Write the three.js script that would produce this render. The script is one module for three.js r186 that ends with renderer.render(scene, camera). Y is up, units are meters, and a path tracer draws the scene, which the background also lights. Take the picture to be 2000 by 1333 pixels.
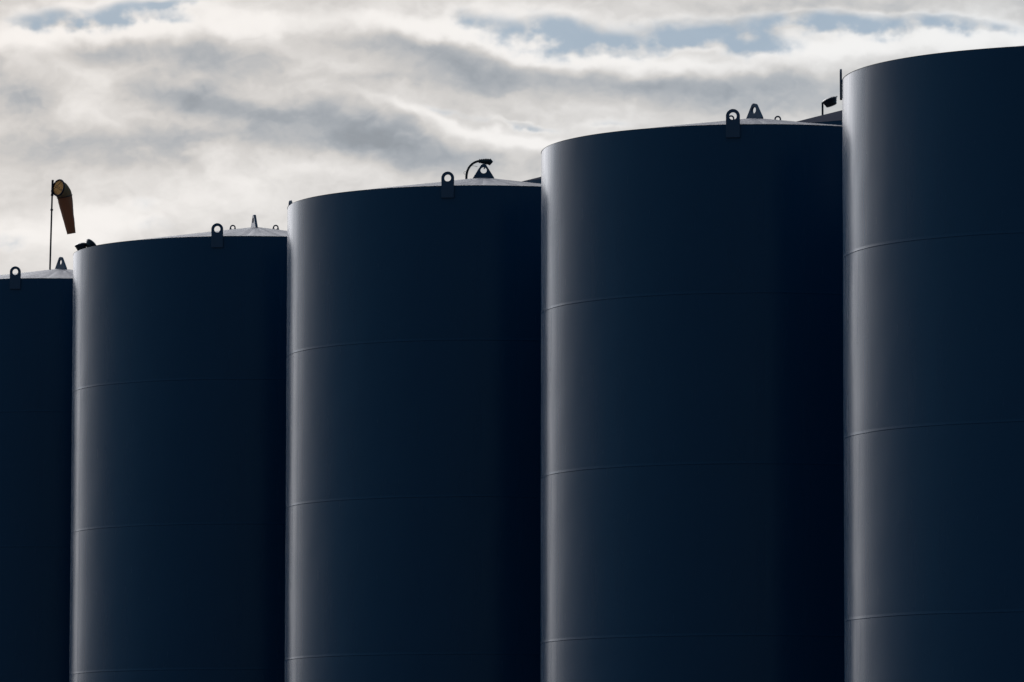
import * as THREE from 'three';
import { ImprovedNoise } from 'three/addons/math/ImprovedNoise.js';
import { mergeGeometries } from 'three/addons/utils/BufferGeometryUtils.js';

// ---------------------------------------------------------------- camera
const RAD = Math.PI / 180;
const scene = new THREE.Scene();
const camera = new THREE.PerspectiveCamera(2 * Math.atan(666.5 / 10487.7) / RAD, 1024 / 682, 0.5, 9000);
camera.position.set(0, 1.6, 0);
camera.rotation.order = 'YXZ';
camera.rotation.set(0.09678, 0, 0.00171);

const renderer = new THREE.WebGLRenderer({ antialias: true });
renderer.setSize(1024, 682);
renderer.shadowMap.enabled = true;
renderer.toneMapping = THREE.LinearToneMapping;
renderer.toneMappingExposure = 1.0;

// ---------------------------------------------------------------- sky: broken cloud with the sun behind it, ahead and to the left
const SUN_AZ = -25 * RAD, SUN_EL = 29 * RAD;                 // azimuth from straight ahead (-z), positive to the right
const SUN = new THREE.Vector3(Math.sin(SUN_AZ) * Math.cos(SUN_EL), Math.sin(SUN_EL), -Math.cos(SUN_AZ) * Math.cos(SUN_EL));
const noiseMaker = new ImprovedNoise();
const noise = (x, y, z) => noiseMaker.noise(x + 311.7, y + 127.1, z + 74.7);
function fbm(x, y, z, n, gain = 0.5) { let s = 0, a = 1, t = 0; for (let i = 0; i < n; i++) { s += a * noise(x, y, z); t += a; a *= gain; x = x * 2.03 + 7.1; y = y * 2.03 + 3.7; z = z * 2.03 + 1.3; } return s / t; }
const { smoothstep, clamp, lerp } = THREE.MathUtils;
const sigma = (list, a, e) => { let s = 0; for (const [ca, ce, ra, re, tilt, k] of list) { const da = a - ca, de = e - ce, c = Math.cos(tilt * RAD), n = Math.sin(tilt * RAD), u = (da * c + de * n) / ra, v0 = (de * c - da * n) / re, v = v0 > 0 && k > 0 && k < 0.3 ? v0 * 1.5 : v0, q = u * u + v * v; if (q < 9) s += k * Math.exp(-q); } return s; };
const CLOUD_TONES = [  // azimuth, elevation, half-widths (degrees), tilt, amount
  [-2.40, 8.94, 1.64, 0.16, -2, 0.22],
  [-4.32, 8.80, 1.09, 0.10, 3, 0.26],
  [-5.14, 8.72, 0.38, 0.16, 0, 0.18],
  [-0.66, 8.85, 1.04, 0.11, -8, 0.22],
  [-1.97, 8.48, 0.49, 0.12, -5, 0.10],
  [0.00, 8.67, 0.49, 0.09, -20, 0.20],
  [-4.59, 8.15, 0.30, 0.33, 0, 0.16],
  [-4.29, 7.82, 0.33, 0.14, -15, 0.14],
  [-0.52, 7.86, 1.04, 0.07, -16, 0.26],
  [0.33, 7.68, 0.66, 0.09, -4, 0.22],
  [1.37, 8.51, 1.48, 0.11, -2, 0.24],
  [3.41, 8.65, 0.49, 0.14, 10, 0.26],
  [4.53, 8.73, 1.42, 0.11, 2, 0.24],
  [-1.97, 8.15, 0.38, 0.14, -10, 0.06],
  [-3.11, 7.03, 0.93, 0.23, 0, 0.13],
  [-5.03, 6.73, 0.87, 0.33, 0, 0.16],
  [-3.66, 7.27, 0.87, 0.16, -5, 0.08],
  [-5.35, 7.27, 0.33, 0.11, 0, 0.08],
  [-2.40, 7.36, 0.66, 0.16, 8, 0.10],
  [-4.21, 6.86, 0.66, 0.22, 0, 0.14],
  [0.00, 9.08, 0.66, 0.14, 0, 0.10],
  [-3.82, 9.10, 0.66, 0.07, 0, 0.12],
  [0.98, 8.01, 0.82, 0.09, -4, 0.08],
  [-1.31, 7.36, 0.55, 0.14, 0, 0.08],
  [-2.40, 8.42, 0.33, 0.08, 0, 0.08],
  [-4.02, 8.62, 0.82, 0.17, -6, -0.15],
  [-2.90, 8.50, 0.88, 0.23, -5, -0.11],
  [-5.30, 8.10, 0.53, 0.28, 0, -0.22],
  [-4.75, 8.59, 0.57, 0.17, 0, -0.05],
  [-3.44, 8.09, 0.94, 0.17, -8, -0.18],
  [-2.84, 7.96, 0.88, 0.15, -10, -0.16],
  [-3.06, 7.72, 1.44, 0.13, -3, -0.19],
  [-1.64, 7.81, 0.57, 0.23, -14, -0.23],
  [-1.23, 7.72, 0.44, 0.15, -16, -0.12],
  [-5.14, 7.55, 0.88, 0.17, 0, -0.11],
  [-4.26, 7.63, 0.75, 0.15, 0, -0.11],
  [-1.09, 8.71, 1.13, 0.16, -12, -0.18],
  [-0.66, 8.53, 1.01, 0.20, -14, -0.14],
  [-2.08, 8.75, 0.57, 0.12, -5, -0.11],
  [-1.20, 8.37, 1.26, 0.19, -4, -0.11],
  [-0.27, 8.28, 0.44, 0.15, 0, -0.07],
  [1.31, 8.27, 1.26, 0.16, -4, -0.14],
  [2.73, 8.28, 1.63, 0.19, 2, -0.19],
  [2.62, 8.01, 1.63, 0.15, 0, -0.11],
  [-0.38, 7.47, 0.82, 0.20, -4, -0.16],
  [3.82, 9.14, 1.63, 0.11, 0, -0.09],
  [4.70, 9.08, 1.01, 0.08, 0, -0.05],
  [-0.98, 7.43, 0.50, 0.12, 0, -0.09],
  [-4.10, 7.41, 0.82, 0.12, 0, -0.09],
  [-2.02, 7.30, 0.50, 0.09, 0, -0.04],
  [-1.97, 8.01, 0.38, 0.09, 0, -0.06],
];
const CLOUD_GAPS = [
  [-4.64, 8.95, 0.76, 0.12, 5, 1.00],
  [-3.88, 9.07, 0.60, 0.07, 6, 0.80],
  [-3.82, 8.93, 0.38, 0.06, 0, 0.50],
  [-0.46, 8.98, 0.30, 0.11, -10, 0.60],
  [0.55, 8.76, 0.66, 0.20, -8, 1.10],
  [0.33, 8.87, 0.33, 0.12, 0, 0.50],
  [1.80, 8.74, 0.44, 0.10, 0, 0.70],
  [2.19, 8.86, 0.76, 0.12, 0, 0.90],
  [2.68, 8.67, 0.36, 0.11, -4, 1.00],
  [3.17, 8.94, 0.82, 0.11, -2, 0.70],
  [3.93, 8.91, 0.71, 0.10, -4, 0.75],
  [4.86, 8.90, 0.60, 0.08, -4, 0.80],
  [-0.76, 8.01, 0.27, 0.04, -10, 0.30],
  [-0.08, 7.89, 0.38, 0.04, -12, 0.32],
  [0.22, 7.84, 0.33, 0.04, -4, 0.36],
  [1.04, 7.87, 0.33, 0.05, 4, 0.40],
  [-3.99, 7.00, 0.22, 0.09, 0, 0.30],
  [-5.38, 6.57, 0.33, 0.12, 0, 0.40],
  [-3.77, 6.78, 0.22, 0.10, 0, 0.30],
  [-4.64, 6.57, 0.16, 0.08, 0, 0.35],
  [1.15, 8.75, 0.33, 0.07, 0, 0.50],
  [1.31, 8.60, 0.22, 0.05, 0, 0.30],
];
// linear colour of the sky towards (azimuth, elevation) in degrees
function skyColor(a, e, out) {
  const az = a * RAD, el = Math.max(e, 0) * RAD, ce = Math.cos(el), dx = Math.sin(az) * ce, dy = Math.sin(el), dz = -Math.cos(az) * ce;
  const gamma = Math.acos(clamp(dx * SUN.x + dy * SUN.y + dz * SUN.z, -1, 1)) / RAD;
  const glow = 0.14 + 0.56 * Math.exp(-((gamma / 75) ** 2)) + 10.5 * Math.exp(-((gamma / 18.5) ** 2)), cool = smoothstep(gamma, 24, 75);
  const near = 1 - smoothstep(Math.max(Math.abs(a) - 6, Math.abs(e - 6.5) - 3.2, 0), 0, 7);
  // cloud banks flatten towards the horizon
  const fx = a * 0.42, fy = e * (0.42 + 0.6 / (1 + e / 9)), wrap = Math.cos(az);
  const big = fbm(dx * 5, dy * 16, dz * 5, 4);
  let tone = 0.685, gap = 0;
  if (near > 0) {
    const w1 = fbm(fx * 2.2, fy * 2.2, 3.1, 4, 0.6), w2 = fbm(fx * 2.2 + 40, fy * 2.2, 9.4, 4, 0.6);
    const f1 = fbm(fx * 7, fy * 7, 5.5, 6, 0.48), f2 = fbm(fx * 7 + 20, fy * 7, 1.5, 6, 0.5);
    const pa = a + 0.3 * w1 + 0.16 * f1, pe = e + 0.12 * w2 + 0.10 * f2;
    const puff = fbm(fx * 2.4 + 1.6 * w1, fy * 4.0 + 1.6 * w2, 2.2, 6, 0.44), heap = 1 - 2.4 * Math.abs(fbm(fx * 3.4 + f1, fy * 5 + f2, 6.6, 5, 0.48));
    tone += near * (sigma(CLOUD_TONES, pa, pe) + 0.17 * puff + 0.06 * (heap - 0.55) + 0.03 * f1);
    const open = sigma(CLOUD_GAPS, pa, pe);
    gap = near * (open * (1 + 0.9 * f2) + 0.22 * w1 + 0.45 * f2 * smoothstep(open, 0.02, 0.4) + 0.12 * f2);
    tone += near * 0.09 * smoothstep(open, 0.04, 0.3) * (1 - smoothstep(open, 0.3, 0.6));
  }
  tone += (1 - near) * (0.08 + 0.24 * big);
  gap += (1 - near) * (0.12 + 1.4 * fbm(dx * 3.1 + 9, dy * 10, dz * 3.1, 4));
  gap = smoothstep(gap, 0.1, 1.12) * 0.86;
  tone = 0.61 + 1.15 * (tone - 0.6); tone = 0.31 + 0.055 * Math.log(1 + Math.exp((tone - 0.31) / 0.055)); tone = 0.93 - 0.05 * Math.log(1 + Math.exp((0.93 - tone) / 0.05));
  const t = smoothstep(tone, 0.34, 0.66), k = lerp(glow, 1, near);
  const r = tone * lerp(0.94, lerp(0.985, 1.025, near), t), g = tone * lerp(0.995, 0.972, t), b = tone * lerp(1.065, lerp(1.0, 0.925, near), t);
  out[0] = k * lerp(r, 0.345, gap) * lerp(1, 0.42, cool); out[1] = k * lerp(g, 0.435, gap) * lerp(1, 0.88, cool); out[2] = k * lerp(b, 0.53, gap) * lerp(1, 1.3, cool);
}
function makeSky() {
  const W = 4096, H = 2048, data = new Float32Array(W * H * 4), c = [0, 0, 0], LW = 512, LH = 128, low = new Float32Array(LW * (LH + 1) * 3);
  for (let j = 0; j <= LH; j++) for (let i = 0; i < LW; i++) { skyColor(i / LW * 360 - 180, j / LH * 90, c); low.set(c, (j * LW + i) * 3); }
  for (let y = 0; y < H; y++) {
    const e = (y + 0.5) / H * 180 - 90, row = Math.max(e, 0) / 90 * LH, j = Math.min(Math.floor(row), LH - 1), fj = row - j;
    for (let x = 0; x < W; x++) {
      let a = (x + 0.5) / W * 360 - 180 + 90; if (a > 180) a -= 360;               // u = 0.25 looks along -z
      if (e > -0.5 && e < 20 && Math.abs(a) < 22) skyColor(a, e, c);
      else { const col = (a + 180) / 360 * LW, i0 = Math.floor(col) % LW, i1 = (i0 + 1) % LW, fi = col - Math.floor(col);
        for (let k = 0; k < 3; k++) { const p = (q, r) => low[(r * LW + q) * 3 + k]; c[k] = lerp(lerp(p(i0, j), p(i1, j), fi), lerp(p(i0, j + 1), p(i1, j + 1), fi), fj); } }
      const o = (y * W + x) * 4; data[o] = c[0]; data[o + 1] = c[1]; data[o + 2] = c[2]; data[o + 3] = 1;
    }
  }
  const t = new THREE.DataTexture(data, W, H, THREE.RGBAFormat, THREE.FloatType);
  t.mapping = THREE.EquirectangularReflectionMapping; t.magFilter = THREE.LinearFilter; t.minFilter = THREE.LinearFilter; t.needsUpdate = true;
  return t;
}
// the part of the sky ahead of the silos again, finer than the whole-sky picture can hold it
function makeFineSky(az, top) {
  const W = 2048, H = 1024, data = new Float32Array(W * H * 4), c = [0, 0, 0];
  for (let y = 0; y < H; y++) for (let x = 0; x < W; x++) { skyColor((x + 0.5) / W * 2 * az - az, (y + 0.5) / H * top, c); data.set([c[0], c[1], c[2], 1], (y * W + x) * 4); }
  const t = new THREE.DataTexture(data, W, H, THREE.RGBAFormat, THREE.FloatType);
  t.magFilter = THREE.LinearFilter; t.minFilter = THREE.LinearFilter; t.needsUpdate = true;
  const R = 7000, P = [], UV = [], I = [], n = 48, m = 24;
  for (let j = 0; j <= m; j++) for (let i = 0; i <= n; i++) { const a = (i / n * 2 - 1) * az * RAD, e = j / m * top * RAD; P.push(R * Math.sin(a) * Math.cos(e), 1.6 + R * Math.sin(e), -R * Math.cos(a) * Math.cos(e)); UV.push(i / n, j / m); }
  for (let j = 0; j < m; j++) for (let i = 0; i < n; i++) { const k = j * (n + 1) + i; I.push(k, k + 1, k + n + 2, k, k + n + 2, k + n + 1); }
  const g = new THREE.BufferGeometry(); g.setAttribute('position', new THREE.Float32BufferAttribute(P, 3)); g.setAttribute('uv', new THREE.Float32BufferAttribute(UV, 2)); g.setIndex(I); g.computeVertexNormals();
  const mesh = new THREE.Mesh(g, new THREE.MeshBasicMaterial({ name: 'sky', map: t, side: THREE.DoubleSide })); mesh.name = 'sky'; mesh.userData.kind = 'structure'; scene.add(mesh);
}
makeFineSky(12.8, 12.8);
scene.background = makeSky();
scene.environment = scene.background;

const sun = new THREE.DirectionalLight(new THREE.Color(1, 0.95, 0.87), 0.5);
sun.position.copy(SUN).multiplyScalar(150).add(new THREE.Vector3(0, 0, -68));
sun.target.position.set(0, 6, -68);
sun.castShadow = true; sun.shadow.radius = 30; sun.shadow.mapSize.set(2048, 2048);
Object.assign(sun.shadow.camera, { left: -40, right: 40, top: 30, bottom: -30, near: 1, far: 400 });
scene.add(sun, sun.target);

// ---------------------------------------------------------------- materials
function grainTexture(n, f) {
  const d = new Uint8Array(n * n * 4);
  for (let y = 0; y < n; y++) for (let x = 0; x < n; x++) { const v = clamp(f(x / n, y / n), 0, 1) * 255, o = (y * n + x) * 4; d[o] = d[o + 1] = d[o + 2] = v; d[o + 3] = 255; }
  const t = new THREE.DataTexture(d, n, n); t.wrapS = t.wrapT = THREE.RepeatWrapping; t.magFilter = THREE.LinearFilter; t.minFilter = THREE.LinearMipmapLinearFilter; t.generateMipmaps = true; t.needsUpdate = true;
  return t;
}
// runs of rain leave the gloss of the paint slightly uneven, streaked downwards
const streaks = grainTexture(512, (u, v) => 0.82 + 0.34 * fbm(u * 26, v * 2.5, 0.5, 4) + 0.12 * fbm(u * 70, v * 9, 3.5, 2));
streaks.repeat.set(1 / 4.1, 1 / 5.3);
const grit = grainTexture(512, (u, v) => 0.75 + 0.35 * fbm(u * 40, v * 40, 8.5, 4, 0.7) + 0.2 * fbm(u * 5, v * 5, 2.5, 3));
grit.repeat.set(1 / 6, 1 / 6);
const phys = (name, rgb, o = {}) => new THREE.MeshPhysicalMaterial({ name, color: new THREE.Color().setRGB(...rgb), roughness: 0.4, metalness: 0, side: THREE.DoubleSide, ...o });
const M = {
  paint: phys('navy gloss paint', [0.001, 0.037, 0.088], { roughness: 0.30, specularIntensity: 0.78, roughnessMap: streaks }),
  roofPaint: phys('navy gloss roof paint', [0.045, 0.055, 0.085], { roughness: 0.62, specularIntensity: 0.17, roughnessMap: streaks }),
  dullRoof: phys('weathered dark roof', [0.06, 0.06, 0.075], { roughness: 0.9, specularIntensity: 0, roughnessMap: streaks }),
  lug: phys('navy painted plate', [0.036, 0.056, 0.098], { roughness: 0.35 }),
  black: phys('black rubber', [0.008, 0.008, 0.010], { roughness: 0.6 }),
  lamp: phys('dark lamp housing', [0.010, 0.012, 0.022], { roughness: 0.45 }),
  lens: phys('lamp lens', [0.03, 0.03, 0.03], { roughness: 0.15 }),
  pole: phys('dark steel pole', [0.018, 0.014, 0.022], { roughness: 0.5, metalness: 0.3 }),
  ochre: phys('faded ochre windsock cloth', [0.28, 0.17, 0.07], { roughness: 1, transmission: 0.32, thickness: 0 }),
  orange: phys('dull orange windsock cloth', [0.40, 0.17, 0.07], { roughness: 1, transmission: 0.4, thickness: 0 }),
  asphalt: phys('asphalt', [0.06, 0.06, 0.062], { roughness: 0.9, map: grit }),
  concrete: phys('concrete', [0.28, 0.27, 0.25], { roughness: 0.9, map: grit }),
};

// ---------------------------------------------------------------- helpers
const taken = new Map();
const numbered = (n) => { const k = taken.get(n) ?? 0; taken.set(n, k + 1); return k ? n + '_' + String(k).padStart(3, '0') : n; };
function tag(o, label, category, group) { o.userData.label = label; o.userData.category = category; if (group) o.userData.group = group; return o; }
function thing(name, [x, y, z], label, category, group) { const g = new THREE.Group(); g.name = numbered(name); g.position.set(x, y, z); scene.add(g); return tag(g, label, category, group); }
function part(name, geometry, material, parent) { const m = new THREE.Mesh(geometry, material); m.name = name; m.castShadow = m.receiveShadow = true; parent.add(m); return m; }
function grid(nu, nv, at, closed, uvScale = [1, 1]) {            // a sheet of points at(u, v) with smooth normals; closed in u
  const P = [], UV = [], I = [];
  for (let j = 0; j <= nv; j++) for (let i = 0; i <= nu; i++) { const p = at(i / nu, j / nv); P.push(...p); UV.push(i / nu * uvScale[0], j / nv * uvScale[1]); }
  const w = nu + 1;
  for (let j = 0; j < nv; j++) for (let i = 0; i < nu; i++) { const a = j * w + i, b = a + 1, c = a + w, d = c + 1; I.push(a, b, d, a, d, c); }
  const g = new THREE.BufferGeometry();
  g.setAttribute('position', new THREE.Float32BufferAttribute(P, 3)); g.setAttribute('uv', new THREE.Float32BufferAttribute(UV, 2)); g.setIndex(I); g.computeVertexNormals();
  if (closed) { const n = g.attributes.normal; for (let j = 0; j <= nv; j++) { const a = j * w, b = a + nu, v = new THREE.Vector3(n.getX(a) + n.getX(b), n.getY(a) + n.getY(b), n.getZ(a) + n.getZ(b)).normalize(); n.setXYZ(a, v.x, v.y, v.z); n.setXYZ(b, v.x, v.y, v.z); } }
  return g;
}
const tube = (pts, r, seg = 40, rad = 10) => new THREE.TubeGeometry(new THREE.CatmullRomCurve3(pts.map((p) => new THREE.Vector3(...p))), seg, r, rad, false);
const rod = (a, b, ra, rb = ra, n = 14) => { const A = new THREE.Vector3(...a), B = new THREE.Vector3(...b), L = A.distanceTo(B), g = new THREE.CylinderGeometry(rb, ra, L, n, 1); g.translate(0, L / 2, 0); g.applyQuaternion(new THREE.Quaternion().setFromUnitVectors(new THREE.Vector3(0, 1, 0), B.sub(A).normalize())); g.translate(A.x, A.y, A.z); return g; };

// ---------------------------------------------------------------- silos
const RADIUS = 2.5;
// one ring of plate: rolled steel is never quite round, and the welds pull it in a little
function courseGeometry(y0, y1, seed, fine) {
  const nu = fine ? 320 : 128, nv = fine ? 26 : 4;
  return grid(nu, nv, (u, v) => {
    const t = u * 2 * Math.PI, y = lerp(y0, y1, v), cx = Math.sin(t), cz = Math.cos(t);
    let r = RADIUS;
    if (fine) r += 0.003 * noise(cx * 3.2 + seed, y * 0.7, cz * 3.2) + 0.0012 * noise(cx * 9 + seed, y * 2.1, cz * 9) - 0.0007 * (Math.exp(-(((y - y0) / 0.05) ** 2)) + Math.exp(-(((y - y1) / 0.05) ** 2)));
    return [cx * r, y, cz * r];
  }, true, [2 * Math.PI * RADIUS, y1 - y0]);
}
// the lapped weld between two rings: the upper plate stands a few millimetres proud and ends in a sharp lower edge
function seamGeometry(y, seed) {
  const profile = [[0.05, -0.001], [0.03, -0.0002], [0.012, 0.0011], [0.004, 0.0020], [0.001, 0.0023], [-0.001, 0.0018], [-0.007, -0.0008], [-0.009, -0.004]], last = profile.length - 1;
  return grid(480, last, (u, v) => {
    const t = u * 2 * Math.PI, [dy, dr] = profile[last - Math.round(v * last)], wob = noise(Math.sin(t) * 40 + seed, y, Math.cos(t) * 40), low = noise(Math.sin(t) * 5 + seed, y * 3, Math.cos(t) * 5);
    const r = RADIUS - 0.0004 + 0.003 * noise(Math.sin(t) * 3.2 + seed, y * 0.7, Math.cos(t) * 3.2) + 0.0012 * noise(Math.sin(t) * 9 + seed, y * 2.1, Math.cos(t) * 9) + dr * (1 + 0.15 * wob + 0.3 * low), yy = y + 0.003 * low + dy;
    return [Math.sin(t) * r, yy, Math.cos(t) * r];
  }, true);
}
function roofGeometry(rim, apex, seed) {
  const edge = RADIUS + 0.0035, nr = 40;
  return grid(256, nr, (u, v) => {
    const t = u * 2 * Math.PI, j = Math.round(v * nr);
    let r, y;
    { const k = j / nr; r = edge * (1 - k); y = rim + (apex - rim) * k; const f = Math.min(1, (1 - k) * 4) * Math.min(1, k * 8 + 0.05); y += f * (0.004 * noise(Math.sin(t) * r * 1.1 + seed, seed, Math.cos(t) * r * 1.3) + 0.0006 * noise(Math.sin(t) * r * 3 + seed, seed, Math.cos(t) * r * 4)); }
    return [Math.sin(t) * r, y, Math.cos(t) * r];
  }, true, [15.7, 2.5]);
}
function plate(shape, depth, bevel = 0.002) { const g = new THREE.ExtrudeGeometry(shape, { depth: depth - 2 * bevel, bevelEnabled: true, bevelThickness: bevel, bevelSize: bevel, bevelOffset: -bevel, bevelSegments: 2, curveSegments: 24 }); g.translate(0, 0, bevel); return g; }
const round = (x, y, r) => { const p = new THREE.Path(); p.absarc(x, y, r, 0, Math.PI * 2, true); return p; };
function rimLug() {                                              // upright plate with a round head and an eye, welded to the top ring
  const s = new THREE.Shape(); s.moveTo(-0.079, -0.152); s.lineTo(0.079, -0.152); s.lineTo(0.079, 0.094); s.absarc(0, 0.094, 0.079, 0, Math.PI, false); s.lineTo(-0.079, -0.152);
  s.holes.push(round(0, 0.093, 0.043));
  return plate(s, 0.024);
}
function apexLug() {                                             // three-cornered plate with an eye, standing on the top of the roof
  const s = new THREE.Shape(), a = 0.42; s.moveTo(-0.135, -0.03); s.lineTo(0.135, -0.03); s.lineTo(0.135, 0.0); s.lineTo(0.048 * Math.cos(a), 0.128 + 0.048 * Math.sin(a)); s.absarc(0, 0.128, 0.048, a, Math.PI - a, false); s.lineTo(-0.135, 0.0); s.lineTo(-0.135, -0.03);
  s.holes.push(round(0, 0.095, 0.04));
  const g = plate(s, 0.034); g.translate(0, 0, -0.017); return g;
}
function smallEye() {                                            // small shackle eye on a splayed foot
  const s = new THREE.Shape(); s.moveTo(-0.054, -0.02); s.lineTo(0.054, -0.02); s.lineTo(0.054, 0.0); s.lineTo(0.039, 0.045); s.absarc(0, 0.045, 0.040, 0.1, Math.PI - 0.1, false); s.lineTo(-0.054, 0.0);
  s.holes.push(round(0, 0.045, 0.022));
  const g = plate(s, 0.012, 0.001); g.translate(0, 0, -0.006); return g;
}
const rimLugShape = rimLug(), apexLugShape = apexLug(), eyeShape = smallEye();
function silo(x, z, { rim = 9.876, apex = 10.296, lugs = [[-9, 0]], apexTurn = null, eyes = [], fine = true, seed }, label, group) {
  const s = thing('silo', [x, 0, z], label, 'silo', group);
  part('foundation', new THREE.CylinderGeometry(RADIUS + 0.25, RADIUS + 0.3, 0.2, 64).translate(0, 0.1, 0), M.concrete, s);
  let top = rim, first = true;
  while (top > 0.21) {
    let low = Math.max(0.2, top - (first ? 1.908 : 1.9234)); if (low < 0.7) low = 0.2;
    part('shell_course', courseGeometry(low, top, seed, fine), M.paint, s);
    if (low > 0.3) part('weld_seam', seamGeometry(low, seed), M.paint, s);
    top = low; first = false;
  }
  part('roof', roofGeometry(rim + 0.001, apex, seed), fine ? M.roofPaint : M.dullRoof, s);
  for (const [deg, drop] of lugs) { const a = deg * RAD, m = part('rim_lug', rimLugShape, M.lug, s); m.position.set(Math.sin(a) * (RADIUS + 0.0005), rim - drop, Math.cos(a) * (RADIUS + 0.0005)); m.rotation.y = a; }
  if (apexTurn !== null) { const m = part('apex_lug', apexLugShape, M.lug, s); m.position.set(apexTurn[1], apex - 0.014, 0.06); m.rotation.y = apexTurn[0] * RAD; }
  for (const [ex, ez] of eyes) { const m = part('lifting_eye', eyeShape, M.lug, s); m.position.set(ex, apex - Math.hypot(ex, ez) * (apex - rim) / RADIUS + 0.004, ez); }
  return s;
}
const FRONT = 'silos of the front row, receding to the left', REAR = 'silos of the row behind';
silo(-6.645, -78.60, { lugs: [[-10.2, 0]], apexTurn: [-50, 0.0], seed: 11 }, 'dark navy silo at the left edge, below the windsock', FRONT);
silo(-3.529, -73.366, { apexTurn: [-73, -0.02], eyes: [[-0.32, -0.06], [0.27, -0.1]], seed: 23 }, 'dark navy silo with two small lamps on its rim, right of the windsock', FRONT);
silo(-0.366, -67.955, { lugs: [[-9.8, 0], [-99.5, 0]], apexTurn: [0, 0.0], seed: 37 }, 'dark navy silo in the middle, with a black cable over the top of its roof', FRONT);
silo(2.839, -62.419, { lugs: [[-8.1, 0]], apexTurn: [-50, 0.0], eyes: [[0.28, -0.1], [-0.27, -0.08]], seed: 53 }, 'wide dark navy silo left of the largest one, floodlight behind its right end', FRONT);
silo(6.006, -56.465, { lugs: [[-8, 0], [-94, 0.03]], seed: 71 }, 'largest and nearest dark navy silo, cut off by the right edge', FRONT);
silo(5.39, -70, { rim: 11.015, apex: 11.72, lugs: [], fine: false, seed: 90 }, 'taller dark silo behind, its sloping roof under the floodlight', REAR);
silo(2.19, -75.5, { rim: 11.015, apex: 11.72, lugs: [], fine: false, seed: 97 }, 'silo behind of which only a sliver of roof shows, beyond the middle silo', REAR);

// ---------------------------------------------------------------- ground
const ground = new THREE.CircleGeometry(4000, 96); ground.rotateX(-Math.PI / 2);
{ const p = ground.attributes.position, uv = ground.attributes.uv; for (let i = 0; i < p.count; i++) uv.setXY(i, p.getX(i), p.getZ(i)); }
const groundMesh = part('ground', ground, M.asphalt, scene); groundMesh.userData.kind = 'structure';

// ---------------------------------------------------------------- windsock on the left silo's roof
{
  const w = thing('windsock', [-6.82, 10.245, -78.7], 'limp orange windsock with a yellow mouth hanging from a thin pole', 'windsock');
  const P = (x, y, z) => [x + 6.82, y - 10.245, z + 78.7];
  part('pole', mergeGeometries([rod([0, 0, 0], [0.022, 1.15, 0], 0.0135, 0.0125), rod([0.022, 1.15, 0], [0.028, 1.375, 0], 0.017, 0.017)]), M.pole, w);
  for (const y of [0.93, 1.15, 1.21]) { const c = part('collar', new THREE.CylinderGeometry(0.021, 0.021, 0.022, 18).translate(0.0225 * y / 1.15, y, 0), M.pole, w); }
  part('pole_foot', new THREE.CylinderGeometry(0.05, 0.06, 0.03, 20).translate(0, 0.005, 0), M.pole, w);
  // rings of the sleeve: centre, direction in which the sleeve runs, radius
  const rings = [
    [[-6.702, 11.500, -78.66], [0.66, -0.12, -0.74], 0.118], [[-6.672, 11.480, -78.70], [0.62, -0.38, -0.66], 0.118], [[-6.642, 11.440, -78.755], [0.45, -0.78, -0.42], 0.116],
    [[-6.626, 11.386, -78.79], [0.2, -0.95, -0.24], 0.112], [[-6.608, 11.30, -78.81], [0.2, -0.96, -0.18], 0.106], [[-6.585, 11.18, -78.83], [0.18, -0.97, -0.16], 0.094], [[-6.553, 11.02, -78.85], [0.18, -0.97, -0.14], 0.078], [[-6.520, 10.845, -78.87], [0.17, -0.98, -0.12], 0.061],
  ].map(([c, d, r]) => ({ c: new THREE.Vector3(...P(...c)), d: new THREE.Vector3(...d).normalize(), r }));
  const centre = new THREE.CatmullRomCurve3(rings.map((k) => k.c)), n = rings.length - 1;
  const sleeveAt = (t, th) => {
    const k = clamp(t, 0, 1) * n, i = Math.min(Math.floor(k), n - 1), f = k - i, c = centre.getPoint(k / n), d = rings[i].d.clone().lerp(rings[i + 1].d, f).normalize();
    const sway = new THREE.Vector3(0.35, 0.1, 0.95), e1 = new THREE.Vector3().crossVectors(d, sway).normalize(), e2 = new THREE.Vector3().crossVectors(d, e1).normalize();
    const r = lerp(rings[i].r, rings[i + 1].r, f) + Math.min(1, k) * (0.0035 * noise(Math.cos(th) * 1.7, Math.sin(th) * 1.7, k * 1.1) + 0.0028 * Math.sin(th * 5 + k) + 0.0035 * noise(Math.cos(th) * 4, Math.sin(th) * 4, k * 2.6));
    return c.addScaledVector(e1, Math.cos(th) * r).addScaledVector(e2, Math.sin(th) * r);
  };
  const sheet = (t0, t1, nv) => grid(56, nv, (u, v) => sleeveAt(lerp(t0, t1, v), u * 2 * Math.PI).toArray(), true);
  const hoopAt = (t) => { const p = []; for (let i = 0; i < 40; i++) p.push(sleeveAt(t, i / 40 * 2 * Math.PI)); return new THREE.CatmullRomCurve3(p, true); };
  part('upper_sleeve', sheet(0, 3 / n, 16), M.ochre, w);
  part('lower_sleeve', sheet(3 / n + 0.001, 1, 30), M.orange, w);
  part('mouth_hoop', new THREE.TubeGeometry(hoopAt(0), 60, 0.013, 8, true), M.pole, w);
  part('sleeve_band', new THREE.TubeGeometry(hoopAt(3 / n), 60, 0.006, 8, true), M.pole, w);
  part('hem', new THREE.TubeGeometry(hoopAt(1), 60, 0.0035, 6, true), M.orange, w);
  // a small wire cage holds the mouth open and swivels on the pole
  const pivot = new THREE.Vector3(0.028, 1.27, 0.0);
  for (let i = 0; i < 4; i++) { const a = sleeveAt(0, (i + 0.4) / 4 * 2 * Math.PI), b = pivot.clone().add(new THREE.Vector3(0, i % 2 ? 0.03 : -0.05, 0)); part('bridle_wire', rod(a.toArray(), b.toArray(), 0.003), M.pole, w); }
  part('bridle_wire', rod(sleeveAt(0, 2.2).toArray(), sleeveAt(0, 5.2).toArray(), 0.003), M.pole, w);
}

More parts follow.
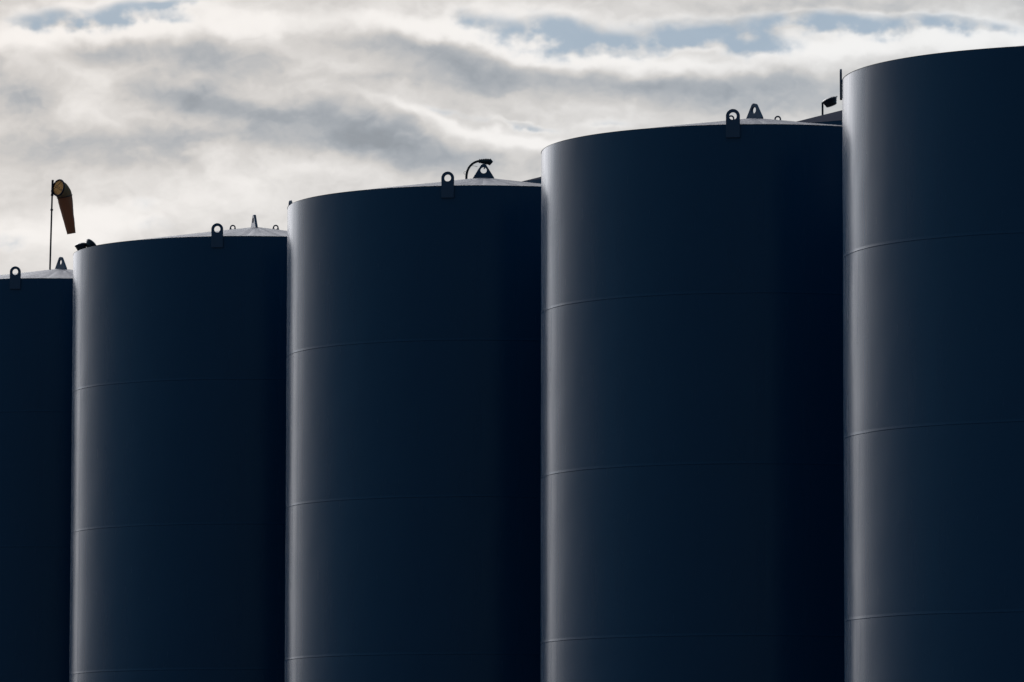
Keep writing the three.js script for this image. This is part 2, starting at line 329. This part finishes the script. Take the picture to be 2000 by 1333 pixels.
// ---------------------------------------------------------------- lamps
function lampHead(parent, at, tilt, turn, size) {
  const head = new THREE.Group(); head.position.set(...at); head.rotation.set(0, turn, tilt); head.scale.setScalar(size); head.name = 'lamp_head'; parent.add(head);
  const V = (x, y) => new THREE.Vector2(x, y);
  part('hood', new THREE.LatheGeometry([V(0.001, 0.034), V(0.03, 0.033), V(0.06, 0.027), V(0.085, 0.016), V(0.092, 0.008), V(0.093, -0.006), V(0.088, -0.008), V(0.083, -0.016), V(0.080, -0.036), V(0.075, -0.038)], 40), M.lamp, head);
  part('cup', new THREE.LatheGeometry([V(0.075, -0.034), V(0.072, -0.055), V(0.064, -0.072), V(0.04, -0.077), V(0.001, -0.078)], 40), M.lens, head);
  part('screw', rod([0.09, 0.012, 0], [0.105, 0.014, 0], 0.006), M.lamp, head);
  return head;
}
{
  const f = thing('floodlight', [4.082, 11.35, -70], 'small dark floodlight on a thin post, left of the largest silo', 'floodlight');
  part('post', new THREE.CylinderGeometry(0.0135, 0.0135, 0.215, 16).translate(0, 0.1, 0), M.lamp, f);
  part('foot', new THREE.CylinderGeometry(0.03, 0.035, 0.02, 16).translate(0, 0.003, 0), M.lamp, f);
  part('bracket', rod([0, 0.198, 0], [0.03, 0.215, 0], 0.015), M.lamp, f);
  lampHead(f, [0.094, 0.238, 0], 20 * RAD, 0, 1.08);
}
{
  const z = -73.42;
  const a = thing('rim_lamp', [-5.94, 9.868, z], 'small flat dark lamp, the lower of two on the rim', 'lamp', 'two small lamps on a silo rim');
  part('clamp', rod([0, 0, 0], [0, 0.16, 0], 0.02), M.lamp, a);
  lampHead(a, [0, 0.176, 0], 13 * RAD, 0, 0.92);
  const b = thing('rim_lamp', [-5.795, 9.868, z], 'small domed dark lamp turned on its side, the upper of two on the rim', 'lamp', 'two small lamps on a silo rim');
  part('clamp', rod([0, 0, 0], [0.01, 0.17, 0], 0.02), M.lamp, b);
  lampHead(b, [0.004, 0.196, 0], -42 * RAD, 0.3, 0.98);
}

// ---------------------------------------------------------------- cable over the middle silo's roof
{
  const c = thing('cable', [-0.586, 10.26, -68.1], 'black cable bent over the three-cornered lug on the middle silo roof', 'cable');
  const P = (x, y) => [x + 0.586, y - 10.26, 0];
  part('hose', tube([P(-0.588, 10.25), P(-0.583, 10.36), P(-0.560, 10.43), P(-0.515, 10.485), P(-0.46, 10.515), P(-0.41, 10.525), P(-0.36, 10.525)], 0.0155, 60, 12), M.black, c);
  const ribs = []; for (let i = 0; i <= 24; i++) { const t = i / 24; ribs.push(new THREE.Vector2(0.025 + 0.013 * smoothstep(t, 0, 0.75) + 0.003 * Math.sin(t * 36), t * 0.135)); }
  const sleeve = new THREE.LatheGeometry([new THREE.Vector2(0.001, 0), ...ribs, new THREE.Vector2(0.001, 0.137)], 24); sleeve.rotateZ(-Math.PI / 2 - 0.07); sleeve.translate(...P(-0.428, 10.524));
  part('ribbed_sleeve', sleeve, M.black, c);
  part('end_cap', rod(P(-0.305, 10.525), P(-0.268, 10.492), 0.042, 0.034, 20), M.black, c);
  part('strap', tube([P(-0.345, 10.53), [0.236, 0.235, 0.03], [0.238, 0.19, 0.045], [0.225, 0.165, 0.0]], 0.008, 24, 8), M.black, c);
  part('tie_wire', tube([P(-0.535, 10.462), [0.09, 0.2, 0.01], [0.14, 0.188, 0.02]], 0.0025, 20, 6), M.black, c);
  part('tie_loop', new THREE.TorusGeometry(0.017, 0.002, 6, 24).translate(-0.017, 0.11, 0), M.black, c);
}

renderer.render(scene, camera);
